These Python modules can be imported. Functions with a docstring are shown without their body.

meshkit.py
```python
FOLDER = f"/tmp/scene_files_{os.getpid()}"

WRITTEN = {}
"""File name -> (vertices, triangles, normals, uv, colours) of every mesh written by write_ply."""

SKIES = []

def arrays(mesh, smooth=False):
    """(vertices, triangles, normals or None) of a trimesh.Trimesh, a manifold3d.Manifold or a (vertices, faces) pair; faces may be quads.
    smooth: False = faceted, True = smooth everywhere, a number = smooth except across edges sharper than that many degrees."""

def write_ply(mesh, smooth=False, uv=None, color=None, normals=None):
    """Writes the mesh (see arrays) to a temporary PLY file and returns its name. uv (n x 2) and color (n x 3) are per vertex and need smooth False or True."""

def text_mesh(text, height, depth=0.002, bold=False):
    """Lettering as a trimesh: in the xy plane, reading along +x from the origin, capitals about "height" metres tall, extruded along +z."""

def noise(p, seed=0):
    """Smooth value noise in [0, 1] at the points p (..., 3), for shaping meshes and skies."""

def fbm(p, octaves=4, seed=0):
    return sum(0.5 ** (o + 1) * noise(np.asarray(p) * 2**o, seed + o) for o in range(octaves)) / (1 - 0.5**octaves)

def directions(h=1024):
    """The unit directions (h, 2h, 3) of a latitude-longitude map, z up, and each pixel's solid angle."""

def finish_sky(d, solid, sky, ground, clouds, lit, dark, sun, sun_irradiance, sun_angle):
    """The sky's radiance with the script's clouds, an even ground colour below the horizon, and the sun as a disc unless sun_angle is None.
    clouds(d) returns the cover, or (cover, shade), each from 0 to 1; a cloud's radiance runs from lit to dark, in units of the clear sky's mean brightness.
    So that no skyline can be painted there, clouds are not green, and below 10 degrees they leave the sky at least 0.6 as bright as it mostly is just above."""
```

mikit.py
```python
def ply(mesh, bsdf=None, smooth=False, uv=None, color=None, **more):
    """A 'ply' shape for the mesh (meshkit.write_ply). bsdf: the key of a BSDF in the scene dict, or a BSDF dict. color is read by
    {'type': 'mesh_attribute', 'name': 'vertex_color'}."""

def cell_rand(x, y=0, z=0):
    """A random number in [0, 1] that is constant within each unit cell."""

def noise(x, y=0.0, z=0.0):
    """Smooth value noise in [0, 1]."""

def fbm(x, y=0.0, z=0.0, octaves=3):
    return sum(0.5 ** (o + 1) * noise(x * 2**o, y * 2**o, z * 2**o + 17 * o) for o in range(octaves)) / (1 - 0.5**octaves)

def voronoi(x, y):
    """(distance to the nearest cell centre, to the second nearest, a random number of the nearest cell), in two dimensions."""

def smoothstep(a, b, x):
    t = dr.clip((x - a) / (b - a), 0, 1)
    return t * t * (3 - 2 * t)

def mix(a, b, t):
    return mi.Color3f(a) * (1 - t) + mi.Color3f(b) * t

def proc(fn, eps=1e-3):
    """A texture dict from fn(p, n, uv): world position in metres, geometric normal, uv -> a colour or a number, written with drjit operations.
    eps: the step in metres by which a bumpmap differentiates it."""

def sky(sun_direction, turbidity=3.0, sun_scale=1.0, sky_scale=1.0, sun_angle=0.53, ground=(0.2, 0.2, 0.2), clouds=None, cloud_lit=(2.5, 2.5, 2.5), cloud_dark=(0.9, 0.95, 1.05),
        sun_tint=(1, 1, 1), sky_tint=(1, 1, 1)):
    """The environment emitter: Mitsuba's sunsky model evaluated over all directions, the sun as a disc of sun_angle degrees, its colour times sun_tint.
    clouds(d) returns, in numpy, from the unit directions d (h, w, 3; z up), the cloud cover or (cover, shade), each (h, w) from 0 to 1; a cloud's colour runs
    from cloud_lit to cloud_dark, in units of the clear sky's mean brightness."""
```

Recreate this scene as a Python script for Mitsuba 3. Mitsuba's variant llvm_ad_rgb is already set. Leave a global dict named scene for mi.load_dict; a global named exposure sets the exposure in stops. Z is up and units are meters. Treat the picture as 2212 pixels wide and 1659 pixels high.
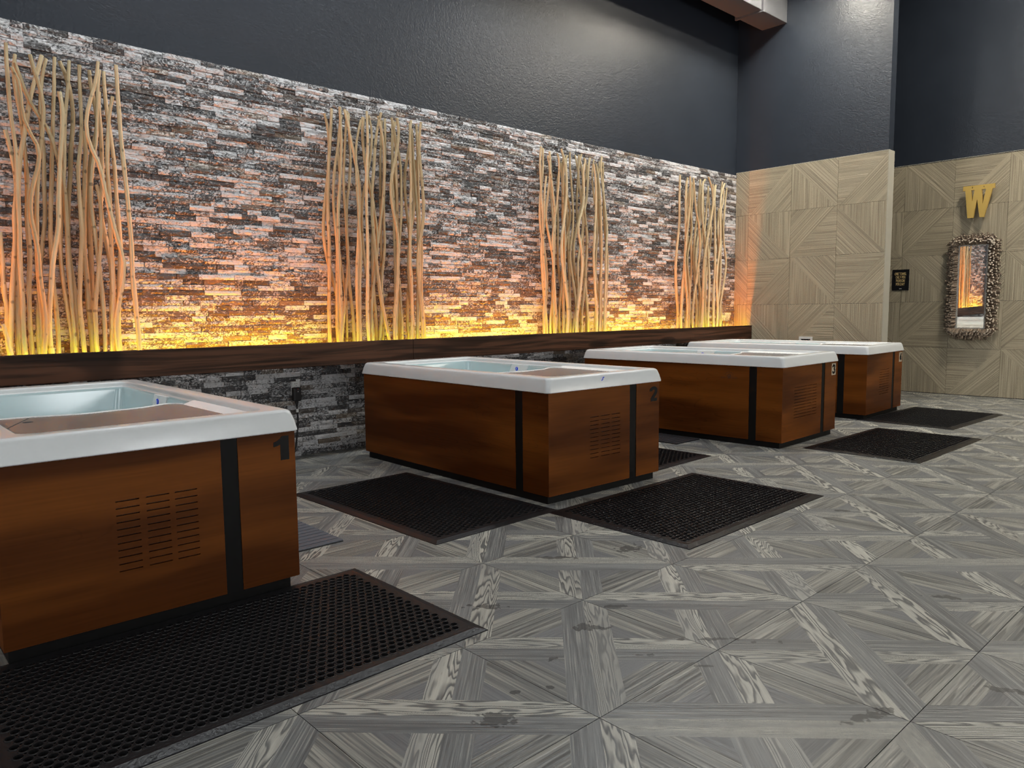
import math
import drjit as dr
import mitsuba as mi
import numpy as np
import shapely
import shapely.geometry as sg
import trimesh

import meshkit
import mikit
from mikit import fbm, mix, noise, cell_rand, smoothstep

# ------------------------------------------------------------------ camera, light, exposure
scene, labels = {}, {}
T4 = mi.ScalarTransform4f
exposure = -0.2
FOCAL = 1613.62
CAM = [[0.733912861515608, 0.6751917448389964, 0.07408116766928124],
       [-0.6791693959668588, 0.7310675511362711, 0.06533886483271996],
       [-0.010042075681093408, -0.09826669515602833, 0.9951094479197391]]  # columns: right, forward, up
M_ = np.array(CAM)
scene['camera'] = {
    'type': 'perspective', 'fov': 2 * math.degrees(math.atan(1106 / FOCAL)), 'fov_axis': 'x', 'near_clip': 0.05, 'far_clip': 60.0,
    'to_world': T4().look_at(origin=[0, 0, 1.1502], target=(np.array([0, 0, 1.1502]) + M_[:, 1]).tolist(), up=M_[:, 2].tolist())}

# unseen lamps overhead, placed to light the walls and floor: (x, y, height, radiance, colour)
WARM, NEUT, COOL = (1.0, 0.93, 0.80), (1.0, 0.98, 0.94), (0.95, 0.985, 1.0)
LAMPS = [(-.5, 4.5, 5.2, 55, COOL), (2, 4.5, 5.2, 150, COOL), (4.2, 4.5, 5.2, 110, COOL), (6.4, 4.5, 5.2, 165, COOL), (8.4, 4.25, 5.15, 255, WARM),
         (9.3, 1.7, 5.85, 520, WARM), (4, .6, 5.4, 85, COOL), (7, .6, 5.4, 45, NEUT)]
FILL_GLOBES = [(-2.6, 1.0, 2.4, 13, COOL), (-.5, -3.7, 1.9, 14, COOL), (3, -3.7, 1.9, 18, COOL), (6.5, -3.7, 1.9, 18, NEUT), (10, -3.7, 1.9, 20, WARM)]  # added fill globes behind the camera, brighten the faces turned towards it
LED = (880.0, 205.0, 0.05)          # the amber strip behind the ledge board

# measured layout (metres): camera at x = y = 0, stone wall in the plane y = YS, tubs along it
YS, XA, XB, YE = 5.5334, 9.2929, 10.754, 3.5513
Z_TILE = 2.965
LEDGE_Y, LEDGE_T, LEDGE_B = 5.2519, 0.9129, 0.7341
TUBS = [(0.3654, 2.8578, 0.0012), (3.0852, 3.0294, -0.0198), (5.6744, 2.9235, 0.0275), (7.7452, 3.0927, 0.0406)]
TW, TL, Z_RIMB, Z_RIM, Z_PAN = 1.0456, 2.0788, 0.6656, 0.753, 0.0491
GX, GY, FT = 2.1481, 2.5344, 0.6096
CEIL = 6.3
X0, X1, Y0 = -3.5, 13.0, -6.0

# ------------------------------------------------------------------ helpers
used = {}


def numbered(name):
    n = used.get(name, -1) + 1
    used[name] = n
    return name if n == 0 else f'{name}_{n:03d}'


def lab(key, label=None, cat=None, group=None, kind=None):
    d = {}
    if label: d['label'] = label
    if cat: d['category'] = cat
    if group: d['group'] = group
    if kind: d['kind'] = kind
    if d: labels[key] = d


def put(name, shape, parent=None, to=None):
    key = numbered((parent + '__' if parent else '') + name)
    scene[key] = dict(shape) if to is None else {**shape, 'to_world': to}
    return key


def thing(name, label, cat, group=None):
    key = numbered(name)
    lab(key, label, cat, group)
    return key


def box(x0, x1, y0, y1, z0, z1, bevel=0.0):
    if bevel <= 0:
        m = trimesh.creation.box(bounds=[[x0, y0, z0], [x1, y1, z1]])
        return np.array(m.vertices), np.array(m.faces)
    b = bevel
    pts = []
    for ax in range(3):
        e = [b, b, b]; e[ax] = 0
        for s in np.ndindex(2, 2, 2):
            lo, hi = (x0 + e[0], y0 + e[1], z0 + e[2]), (x1 - e[0], y1 - e[1], z1 - e[2])
            pts.append([(lo, hi)[s[k]][k] for k in range(3)])
    m = trimesh.convex.convex_hull(np.array(pts))
    return np.array(m.vertices), np.array(m.faces)


def join(*ms):
    vs, fs, n = [], [], 0
    for m in ms:
        v, f = (m[0], m[1]) if isinstance(m, (tuple, list)) else (np.array(m.vertices), np.array(m.faces))
        vs.append(v); fs.append(np.asarray(f) + n); n += len(v)
    return np.vstack(vs), np.vstack(fs)


def move(m, M):
    v = np.asarray(m[0]); M = np.asarray(M, float)
    return v @ M[:3, :3].T + M[:3, 3], m[1]


def frame(o, ax, ay, az):
    M = np.eye(4); M[:3, 0], M[:3, 1], M[:3, 2], M[:3, 3] = ax, ay, az, o
    return M


def extrude(poly, h):
    out = []
    for g in getattr(poly, 'geoms', [poly]):
        if g.area > 1e-9:
            m = trimesh.creation.extrude_polygon(g, h, engine='earcut')
            out.append((np.array(m.vertices), np.array(m.faces)))
    return join(*out)


def tube(path, radius, sides=8, caps=True):
    """tube along points with a radius per point, closed at the ends"""
    p = np.asarray(path, float); r = np.broadcast_to(radius, len(p))
    t = np.gradient(p, axis=0); t /= np.linalg.norm(t, axis=1, keepdims=True)
    ref = np.array([0.3, 1, 0.1]) if abs(t[0] @ np.array([0, 1, 0])) < 0.9 else np.array([1, 0, 0.2])
    v, f = [], []
    a = np.arange(sides) * 2 * np.pi / sides
    for i in range(len(p)):
        x = np.cross(ref, t[i]); x /= np.linalg.norm(x); y = np.cross(t[i], x)
        v.append(p[i] + r[i] * (np.cos(a)[:, None] * x + np.sin(a)[:, None] * y))
    v = np.vstack(v)
    for i in range(len(p) - 1):
        for k in range(sides):
            q, w = i * sides + k, i * sides + (k + 1) % sides
            f += [[q, w, w + sides], [q, w + sides, q + sides]]
    if caps:
        n = len(v); v = np.vstack([v, p[:1], p[-1:]])
        for k in range(sides):
            f.append([n, (k + 1) % sides, k]); o = (len(p) - 1) * sides
            f.append([n + 1, o + k, o + (k + 1) % sides])
    return v, np.array(f)


def spline(pts, n):
    from scipy.interpolate import CubicSpline
    pts = np.asarray(pts, float)
    d = np.r_[0, np.cumsum(np.linalg.norm(np.diff(pts, axis=0), axis=1))]
    return CubicSpline(d, pts)(np.linspace(0, d[-1], n))


def lathe(profile, n=32):
    prof = np.asarray(profile, float); a = np.arange(n) * 2 * np.pi / n
    v = np.stack([np.outer(np.cos(a), prof[:, 0]), np.outer(np.sin(a), prof[:, 0]), np.tile(prof[:, 1], (n, 1))], -1).reshape(-1, 3)
    k = len(prof); f = []
    for i in range(n):
        for j in range(k - 1):
            p, q = i * k + j, ((i + 1) % n) * k + j
            f += [[p, q, q + 1], [p, q + 1, p + 1]]
    return v, np.array(f)


def pix(px, axis, val):
    """the point of the plane (axis = val) seen at a pixel of the 2212 x 1659 photograph; used to measure the place"""
    w = M_ @ np.array([(px[0] - 1106) / FOCAL, 1, -(px[1] - 829.5) / FOCAL]); c = np.array([0, 0, 1.1502])
    return c + (val - c[axis]) / w[axis] * w


# ------------------------------------------------------------------ materials
def two(b): return {'type': 'twosided', 'bsdf': b}
def bump(b, tex, scale): return {'type': 'bumpmap', 'arbitrary': tex, 'scale': scale, 'bsdf': b}
def pr(color, rough, spec=0.5, **k):
    c = color if isinstance(color, dict) else {'type': 'rgb', 'value': list(color)}
    return {'type': 'principled', 'base_color': c, 'roughness': rough, 'specular': spec, **k}


def rot_noise(u, v, a, fu, fv):
    c, s = dr.cos(a), dr.sin(a)
    return (u * c + v * s) * fu, (v * c - u * s) * fv


# --- stone: uv.x = 4 * number + u, uv.y = v (metres)
def stone_color(p, n, uv):
    k = dr.floor((uv.x + 1.0) / 4.0)
    u, v = uv.x - 4 * k, uv.y
    r1, r2, r3 = cell_rand(k, 3), cell_rand(k, 7), cell_rand(k, 11)
    a = 0.25 + (r2 - 0.5) * 2.4
    qu, qv = rot_noise(u, v, a, 1.0, 1.0)
    w = fbm(qu * 30 + k * 3.1, qv * 30, k, 3)
    stripe = fbm(qu * 36 + 3 * w, qv * 170 + 8 * w, k * 1.7, 3)
    blot = fbm(u * 110 + 9 * k, v * 140, k, 4)
    big = fbm(u * 22 + 5 * k, v * 30, k + .5, 2)
    m = 0.40 * stripe + 0.42 * blot + 0.18 * big + (r1 - 0.5) * 0.30
    t = smoothstep(0.375, 0.645, m)
    lightc = mix(mi.Color3f(0.60, 0.60, 0.61), mi.Color3f(0.60, 0.565, 0.52), smoothstep(0.75, 0.98, r3))
    darkc = mix(mi.Color3f(0.045, 0.045, 0.048), mi.Color3f(0.13, 0.10, 0.075), smoothstep(0.7, 1.0, r3))
    c = mix(darkc, lightc, t)
    rust = smoothstep(0.68, 0.80, fbm(u * 40 + 3 * k, v * 50, k + 4, 2))
    return mix(c, mi.Color3f(0.26, 0.15, 0.085), rust * 0.22)


def stone_bump(p, n, uv):
    k = dr.floor((uv.x + 1.0) / 4.0)
    u = uv.x - 4 * k
    return fbm(u * 55 + k * 9, uv.y * 70, k, 4)


scene['stone'] = two(bump(pr(mikit.proc(stone_color), 0.42, 0.55), mikit.proc(stone_bump, 0.0015), 0.012))
scene['stone_backing_material'] = two(pr((0.05, 0.05, 0.052), 0.8))


# --- printed wood-look floor: uv.x along the grain, uv.y = 10 * kind + v across
def floor_color(p, n, uv):
    kind = dr.floor((uv.y + 5.0) / 10.0)
    u, v = uv.x, uv.y - 10 * kind
    sd = dr.floor(u / 5.0)
    r = cell_rand(sd, 5, 2)
    warp = noise(u * 3.0, v * 9.0, 4.0)
    h = noise(u * 1.25 + 0.25 * warp, v * 15 + 0.9 * warp, 1.0) + 0.22 * noise(u * 3.5, v * 46, 7.0) + 0.05 * noise(u * 16, v * 120, 3.0)
    ring = h * 13.0
    fr = ring - dr.floor(ring)
    line = smoothstep(0.02, 0.22, fr) * (1 - smoothstep(0.50, 0.95, fr))
    fibre = fbm(u * 5, v * 240, 3.0, 3)
    fine = noise(u * 22, v * 900, 9.0)
    broad = fbm(u * 1.1, v * 34, 5.0, 3)
    cream, grey, dark = mi.Color3f(0.47, 0.455, 0.395), mi.Color3f(0.185, 0.190, 0.185), mi.Color3f(0.070, 0.072, 0.072)
    fig = mix(mi.Color3f(0.085, 0.087, 0.084), cream, line * (0.50 + 0.5 * fibre))
    fig = mix(fig, mi.Color3f(0.17, 0.172, 0.165), smoothstep(0.35, 0.75, noise(u * 1.3, v * 8, 11.0)) * 0.55)
    gr = mix(dark * 1.15, grey, smoothstep(0.25, 0.75, 0.5 * fibre + 0.35 * broad + 0.15 * fine))
    gr = mix(gr, cream * 0.8, smoothstep(0.60, 0.80, fibre) * 0.35)
    st = mix(mi.Color3f(0.105, 0.107, 0.102), cream * 0.66, smoothstep(0.28, 0.78, 0.5 * fibre + 0.5 * broad))
    st = mix(st, mi.Color3f(0.05, 0.05, 0.047), smoothstep(0.62, 0.74, noise(u * 3, v * 130, 13.0)) * 0.6)
    dk = mix(mi.Color3f(0.100, 0.104, 0.108), mi.Color3f(0.155, 0.157, 0.157), smoothstep(0.3, 0.75, 0.7 * fibre + 0.3 * fine))
    c = dr.select(kind < 0.5, fig, dr.select(kind < 1.5, gr, dr.select(kind < 2.5, st, dk)))
    c = c * (0.88 + 0.24 * r)
    # warm drift of the print from tile to tile
    wet = mi.Float(0)
    for x, y, rx, ry, a in SPOTS:
        ca, sa = math.cos(a), math.sin(a)
        dx, dy = (p.x - x), (p.y - y)
        e = dr.sqrt(dr.square((dx * ca + dy * sa) / rx) + dr.square((dy * ca - dx * sa) / ry))
        e = e + (noise(p.x * 60 + x * 50, p.y * 60, 2.0) - 0.5) * 1.3 + (noise(p.x * 170, p.y * 170, 5.0) - 0.5) * 0.5
        wet = dr.maximum(wet, 1 - smoothstep(0.75, 1.0, e))
    return c * 0.89 * (1 - 0.68 * wet)


D45 = math.radians(-43)
SPOTS = [(1.324, 1.507, .062, .036, D45), (1.961, 1.763, .05, .018, 0.3), (1.99, 1.72, .05, .02, D45), (1.462, 1.588, .02, .01, D45),
         (2.218, 1.368, .085, .012, D45), (2.30, 1.264, .02, .008, 0.4), (2.101, .795, .10, .02, D45 + .35), (2.53, .581, .07, .016, -1.1),
         (1.831, 2.145, .08, .022, D45), (2.193, 1.793, .05, .016, D45), (1.934, 1.472, .035, .01, D45), (2.792, 2.198, .07, .05, 0.2),
         (2.13, 1.45, .02, .008, D45), (1.56, 1.53, .016, .01, D45), (3.198, .946, .06, .02, -1.0), (2.02, 1.28, .03, .007, D45),
         (4.18, 1.78, .05, .02, D45), (2.45, 2.35, .09, .02, D45), (1.70, 1.66, .02, .012, 0), (2.36, 1.20, .014, .01, 0)]


def floor_bump(p, n, uv):
    kind = dr.floor((uv.y + 5.0) / 10.0)
    return fbm(uv.x * 9, (uv.y - 10 * kind) * 220, 3.0, 2)


scene['floor_plank_print'] = two(bump(pr(mikit.proc(floor_color), 0.40, 0.5), mikit.proc(floor_bump, 0.002), 0.0012))
scene['grout'] = two(pr((0.055, 0.054, 0.050), 0.9))
scene['far_floor'] = two(pr(mikit.proc(lambda p, n, uv: mix(mi.Color3f(0.08), mi.Color3f(0.22, 0.21, 0.19), fbm((p.x + p.y) * 2, (p.x - p.y) * 14, 0, 3))), 0.4))


# --- ribbed beige wall tile: uv.x across the ribs, uv.y along (+ 10 * number)
def rib(uv):
    k = dr.floor((uv.y + 5) / 10)
    v = uv.y - 10 * k
    a = noise(uv.x * 190 + 37 * k + 0.25 * noise(v * 5, k), v * 1.6 + 3 * k, 2.0)
    b = noise(uv.x * 420 + 11 * k, v * 3.0, 6.0)
    return 0.72 * a + 0.28 * b


def tile_color(p, n, uv):
    k = dr.floor((uv.y + 5) / 10)
    h = rib(uv)
    tone = fbm(uv.x * 9 + 5 * k, uv.y * 2, 1.0, 2)
    c = mix(mi.Color3f(0.255, 0.216, 0.148), mi.Color3f(0.400, 0.345, 0.243), smoothstep(0.2, 0.8, h))
    c = mix(c, mi.Color3f(0.55, 0.49, 0.36), smoothstep(0.78, 0.92, h) * 0.6)
    return c * (0.90 + 0.2 * tone)


scene['ribbed_tile'] = two(bump(pr(mikit.proc(tile_color), 0.55, 0.4), mikit.proc(lambda p, n, uv: rib(uv), 0.001), 0.0055))
scene['tile_edge'] = two(pr((0.36, 0.34, 0.28), 0.6))
scene['black_paint'] = two(bump(pr(mikit.proc(lambda p, n, uv: mix(mi.Color3f(0.014, 0.019, 0.028), mi.Color3f(0.019, 0.025, 0.036), fbm(p.x * 2 + p.y, p.y * 2, p.z * 2, 3))), 0.42, 0.5),
                                mikit.proc(lambda p, n, uv: fbm((p.x + p.y) * 90, p.z * 90, 0, 2), 0.003), 0.002))
scene['dark_ceiling'] = two(pr((0.02, 0.02, 0.022), 0.8))
scene['unseen_bounce_wall'] = two(pr((0.62, 0.61, 0.60), 0.7))  # unseen walls around the camera, pale so that they bounce light
scene['duct_metal'] = two(pr((0.10, 0.103, 0.11), 0.45, 0.5))


# --- wood
def beam_color(p, n, uv):
    g = fbm(p.x * 1.6, p.z * 46 + 2 * noise(p.x * 1.1, p.z * 7, 2), p.y * 20, 4)
    knot = smoothstep(0.70, 0.86, noise(p.x * 2.3, p.z * 9, 4.0))
    c = mix(mi.Color3f(0.022, 0.0100, 0.0055), mi.Color3f(0.085, 0.037, 0.020), smoothstep(0.25, 0.75, g))
    return c * (1 - 0.6 * knot)


scene['dark_beam'] = two(bump(pr(mikit.proc(beam_color), 0.5, 0.15), mikit.proc(lambda p, n, uv: fbm(p.x * 3, p.z * 120, 0, 2), 0.002), 0.001))


def clad_color(p, n, uv):
    s = dr.select(dr.abs(n.x) > dr.abs(n.y), p.y, p.x)
    q = dr.select(dr.abs(n.x) > dr.abs(n.y), mi.Float(3.0), mi.Float(0.0)) + dr.floor(p.x / 2.4) * 7
    band = fbm(s * 0.9 + q, p.z * 7 + 0.5 * noise(s * 1.3 + q, p.z * 2), 1.0, 3)
    g = fbm(s * 5 + q, p.z * 150, 2.0, 3)
    ring = noise(s * 1.2 + q, p.z * 16 + noise(s * 2, p.z * 3, q), 5.0) * 13
    arc = smoothstep(0.8, 1.0, ring - dr.floor(ring)) * smoothstep(0.5, 0.7, noise(s * 1.5 + 9 + q, p.z * 5, 3.0))
    c = mix(mi.Color3f(0.062, 0.0155, 0.0015), mi.Color3f(0.145, 0.042, 0.0060), smoothstep(0.3, 0.72, band))
    return c * (0.86 + 0.26 * g) * (1 - 0.18 * arc)


scene['cladding'] = two(pr(mikit.proc(clad_color), 0.45, 0.12))
scene['black_plastic'] = two(pr((0.004, 0.004, 0.004), 0.5, 0.15))
scene['slot_dark'] = two(pr((0.006, 0.004, 0.003), 0.7))
scene['acrylic'] = two({'type': 'roughplastic', 'distribution': 'ggx', 'alpha': 0.035, 'int_ior': 1.52, 'nonlinear': False, 'diffuse_reflectance': {'type': 'rgb', 'value': [0.72, 0.75, 0.755]}})
scene['basin'] = two(pr((0.53, 0.66, 0.68), 0.14, 0.5))
scene['insert_white'] = two(pr((0.82, 0.83, 0.82), 0.15, 0.5))
scene['lid_grey'] = two(pr((0.115, 0.115, 0.118), 0.25, 0.5))
scene['badge_blue'] = two(pr((0.02, 0.05, 0.60), 0.25, 0.5))
scene['badge_white'] = two(pr((0.75, 0.80, 0.95), 0.3))
scene['water_sheet'] = {'type': 'thindielectric', 'int_ior': 1.33}
scene['digit_black'] = two(pr((0.004, 0.004, 0.004), 0.5, 0.2))
scene['sticker_beige'] = two(pr((0.42, 0.36, 0.27), 0.5))
scene['logo_brown'] = two(pr((0.075, 0.030, 0.012), 0.5))


# --- peeled branches: uv.x along, p for the rest
def stick_color(p, n, uv):
    k = uv.y
    g = fbm(p.x * 160, p.y * 160, p.z * 5 + k * 7, 3)
    knot = smoothstep(0.80, 0.92, noise(p.x * 40, p.y * 40, p.z * 26 + k * 3))
    c = mix(mi.Color3f(0.43, 0.335, 0.19), mi.Color3f(0.66, 0.545, 0.34), smoothstep(0.25, 0.75, 0.6 * g + 0.4 * cell_rand(k * 50, 1)))
    return c * (1 - 0.55 * knot)


scene['branch_wood'] = two(pr(mikit.proc(stick_color), 0.6, 0.3))
scene['twig_wood'] = two(pr({'type': 'mesh_attribute', 'name': 'vertex_color'}, 0.6, 0.3))
scene['rubber'] = two(bump(pr((0.008, 0.008, 0.009), 0.34, 0.25), mikit.proc(lambda p, n, uv: fbm(p.x * 160, p.y * 160, 0, 2), 0.002), 0.0012))
scene['rubber_wet'] = two(bump(pr((0.007, 0.007, 0.008), 0.18, 0.35), mikit.proc(lambda p, n, uv: fbm(p.x * 110, p.y * 110, 0, 3), 0.002), 0.004))
scene['rib_rubber'] = two(pr((0.085, 0.095, 0.115), 0.30, 0.6))
scene['rib_rubber_dark'] = two(pr((0.028, 0.029, 0.033), 0.35, 0.5))
scene['gold'] = two(bump(pr((0.60, 0.40, 0.10), 0.38, 0.5, metallic=0.35), mikit.proc(lambda p, n, uv: noise(p.y * 300, p.z * 300, p.x * 300), 0.002), 0.0008))
scene['sign_black'] = two(pr((0.010, 0.010, 0.011), 0.3))
scene['gold_print'] = two(pr((0.62, 0.46, 0.22), 0.4))
scene['mirror_glass'] = two({'type': 'conductor', 'material': 'Ag'})
scene['mirror_inner'] = two(pr((0.30, 0.29, 0.26), 0.5))
scene['white_plastic'] = two(pr((0.72, 0.72, 0.70), 0.35))
scene['grey_plastic'] = two(pr((0.10, 0.095, 0.09), 0.5))
scene['cable_black'] = two(pr((0.012, 0.012, 0.012), 0.5))
scene['pilot_red'] = two(pr((0.9, 0.08, 0.05), 0.4))
scene['lamp_housing'] = two(pr((0.05, 0.05, 0.05), 0.5))

# ------------------------------------------------------------------ room shell
FX0, FX1, FY0, FY1 = -2, 14, -6, 4      # tile columns and rows laid in view: [FX0, FX1) x [FY0, FY1] from the measured joint
fl = numbered('floor')
scene[fl] = mikit.ply(box(X0, X1, Y0, YS + .1, -.06, -.0035), 'grout')
lab(fl, 'wood-look porcelain tile floor with a grey star pattern', kind='structure')


def floor_design():
    """the planks printed on one tile: (polygon in tile units, kind, grain direction)"""
    sq = sg.box(0, 0, 1, 1); w = 0.205; q = 0.7071
    def half(a, b, lo, hi):   # lo < a x + b y - c < hi
        big = 4.0
        d = np.array([a, b]) / math.hypot(a, b); t = np.array([-d[1], d[0]])
        P = lambda s, r: tuple(d * s / math.hypot(a, b) + t * r)
        return sg.Polygon([P(lo, -big), P(hi, -big), P(hi, big), P(lo, big)])
    sum_ = lambda lo, hi: half(1, 1, lo + 1, hi + 1)
    dif_ = lambda lo, hi: half(1, -1, lo, hi)
    out = [(sq & sum_(0, w), 0, (q, -q)), (sq & sum_(-w, 0), 1, (q, -q))]
    up, lo = sum_(w, 3), sum_(-3, -w)
    for reg in (up, lo):
        out.append((sq & reg & dif_(-w, 0), 0, (q, q)))
        out.append((sq & reg & dif_(0, w), 1, (q, q)))
    d = 0.165
    for reg, dd, edge, g in ((up, dif_(-3, -w), sg.box(-1, 1 - d, 2, 2), (1, 0)), (up, dif_(w, 3), sg.box(1 - d, -1, 2, 2), (0, 1)),
                             (lo, dif_(-3, -w), sg.box(-1, -1, d, 2), (0, 1)), (lo, dif_(w, 3), sg.box(-1, -1, 2, d), (1, 0))):
        t = sq & reg & dd
        out.append((t & edge, 2, g)); out.append((t - edge, 3, g))
    return out


DESIGN = floor_design()


def plank_mesh(poly, kind, g, rng, rot):
    g = np.array(g)
    e = 0.0012 / FT
    poly = poly & sg.box(e, e, 1 - e, 1 - e)
    xy = (np.array(poly.exterior.coords)[:-1] - .5)
    if sg.polygon.LinearRing(xy).is_ccw is False: xy = xy[::-1]
    a = rot * math.pi / 2
    Rm = np.array([[math.cos(a), -math.sin(a)], [math.sin(a), math.cos(a)]])
    n = len(xy)
    P = (xy @ Rm.T) * FT
    uvp = np.stack([xy @ g, xy @ np.array([-g[1], g[0]])], 1) * FT
    uvp += [5 * int(rng.integers(0, 60)) + 2.5, rng.uniform(-1, 1)]
    uvp[:, 1] = (uvp[:, 1] - np.floor(uvp[:, 1])) + 10 * kind
    # top with its rim, then the short sides
    on = [(abs(abs(p[0]) - (.5 - e)) < 1e-6 or abs(abs(p[1]) - (.5 - e)) < 1e-6) for p in xy]
    v = np.vstack([np.c_[P, np.zeros(n)], np.c_[P, np.full(n, -.0045)]])
    f = [[0, i, i + 1] for i in range(1, n - 1)]
    for i in range(n):
        j = (i + 1) % n
        f += [[n + i, n + j, j], [n + i, j, i]]
    return v, np.array(f), np.vstack([uvp, uvp])


# which way each tile lies, where the photograph shows it (0 = two-plank band from left to right in the picture, light plank behind)
TURN = {(-2, -2): 0, (0, -1): 0, (0, -2): 0, (-1, -3): 2, (-1, -2): 3, (0, -3): 1, (1, -3): 1, (0, -4): 2}
rng = np.random.default_rng(5)
variants = {}
for va in range(5):
    for rot in range(4):
        parts = []
        for poly, kind, g in DESIGN:
            v, f, uv = plank_mesh(poly, kind, g, rng, rot)
            parts.append((v, f, uv))
        variants[va, rot] = parts
plank_ply, tile_ply = {}, {}
for key, parts in variants.items():
    plank_ply[key] = [mikit.ply((v, f), 'floor_plank_print', uv=uv) for v, f, uv in parts]
    V, F_ = join(*[(v, f) for v, f, _ in parts])
    tile_ply[key] = mikit.ply((V, F_), 'floor_plank_print', uv=np.vstack([u for _, _, u in parts]))
fwd = M_[:, 1]
for i in range(-3, 15):
    for j in range(-8, 5):
        cx, cy = GX + (i + .5) * FT, GY + (j + .5) * FT
        if cx > XB + .3 or cy > YS + .25: continue
        rel = np.array([cx, cy, -1.15]); dep = rel @ fwd; sx = rel @ M_[:, 0]
        if dep < .3 or abs(sx) > dep * .6854 + 1.5: continue
        key = (int(rng.integers(0, 5)), TURN.get((i, j), int(rng.integers(0, 4))))
        to = T4().translate([cx, cy, 0])
        inview = abs(sx) < dep * .70 + .35 and dep > .9
        t = numbered(fl + '__tile')
        if inview and dep < 6.3:
            for s in plank_ply[key]: put('plank', s, t, to)
        else:
            scene[t] = {**tile_ply[key], 'to_world': to}

# walls
wl = numbered('wall_left')
scene[wl] = mikit.ply(box(X0, XB + .2, YS + .012, YS + .25, -.06, CEIL), 'black_paint')
lab(wl, 'long left wall, grey split-face stone below and black paint above', kind='structure')
put('stone_backing', mikit.ply(box(-1.2, XA, YS + .002, YS + .012, 0, 2.925), 'stone_backing_material'), wl)

# split-face stones, laid in courses
COURSE = 2.937 / 78
rs = np.random.default_rng(11)
stones = []
for c in range(78):
    z0 = c * COURSE
    x = -1.0 - rs.uniform(0, .3)
    while x < XA - .004:
        l = float(rs.choice([.07, .10, .13, .16, .19, .23, .29], p=[.06, .11, .16, .21, .20, .15, .11])) * rs.uniform(.85, 1.15)
        x2 = min(x + l, XA - .003)
        if XA - .003 - x2 < .04: x2 = XA - .003
        stones.append((x, x2, z0, z0 + COURSE, rs.uniform(.004, .0115) + (.006 if rs.random() < .12 else 0)))
        x = x2
NU = 4


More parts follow.
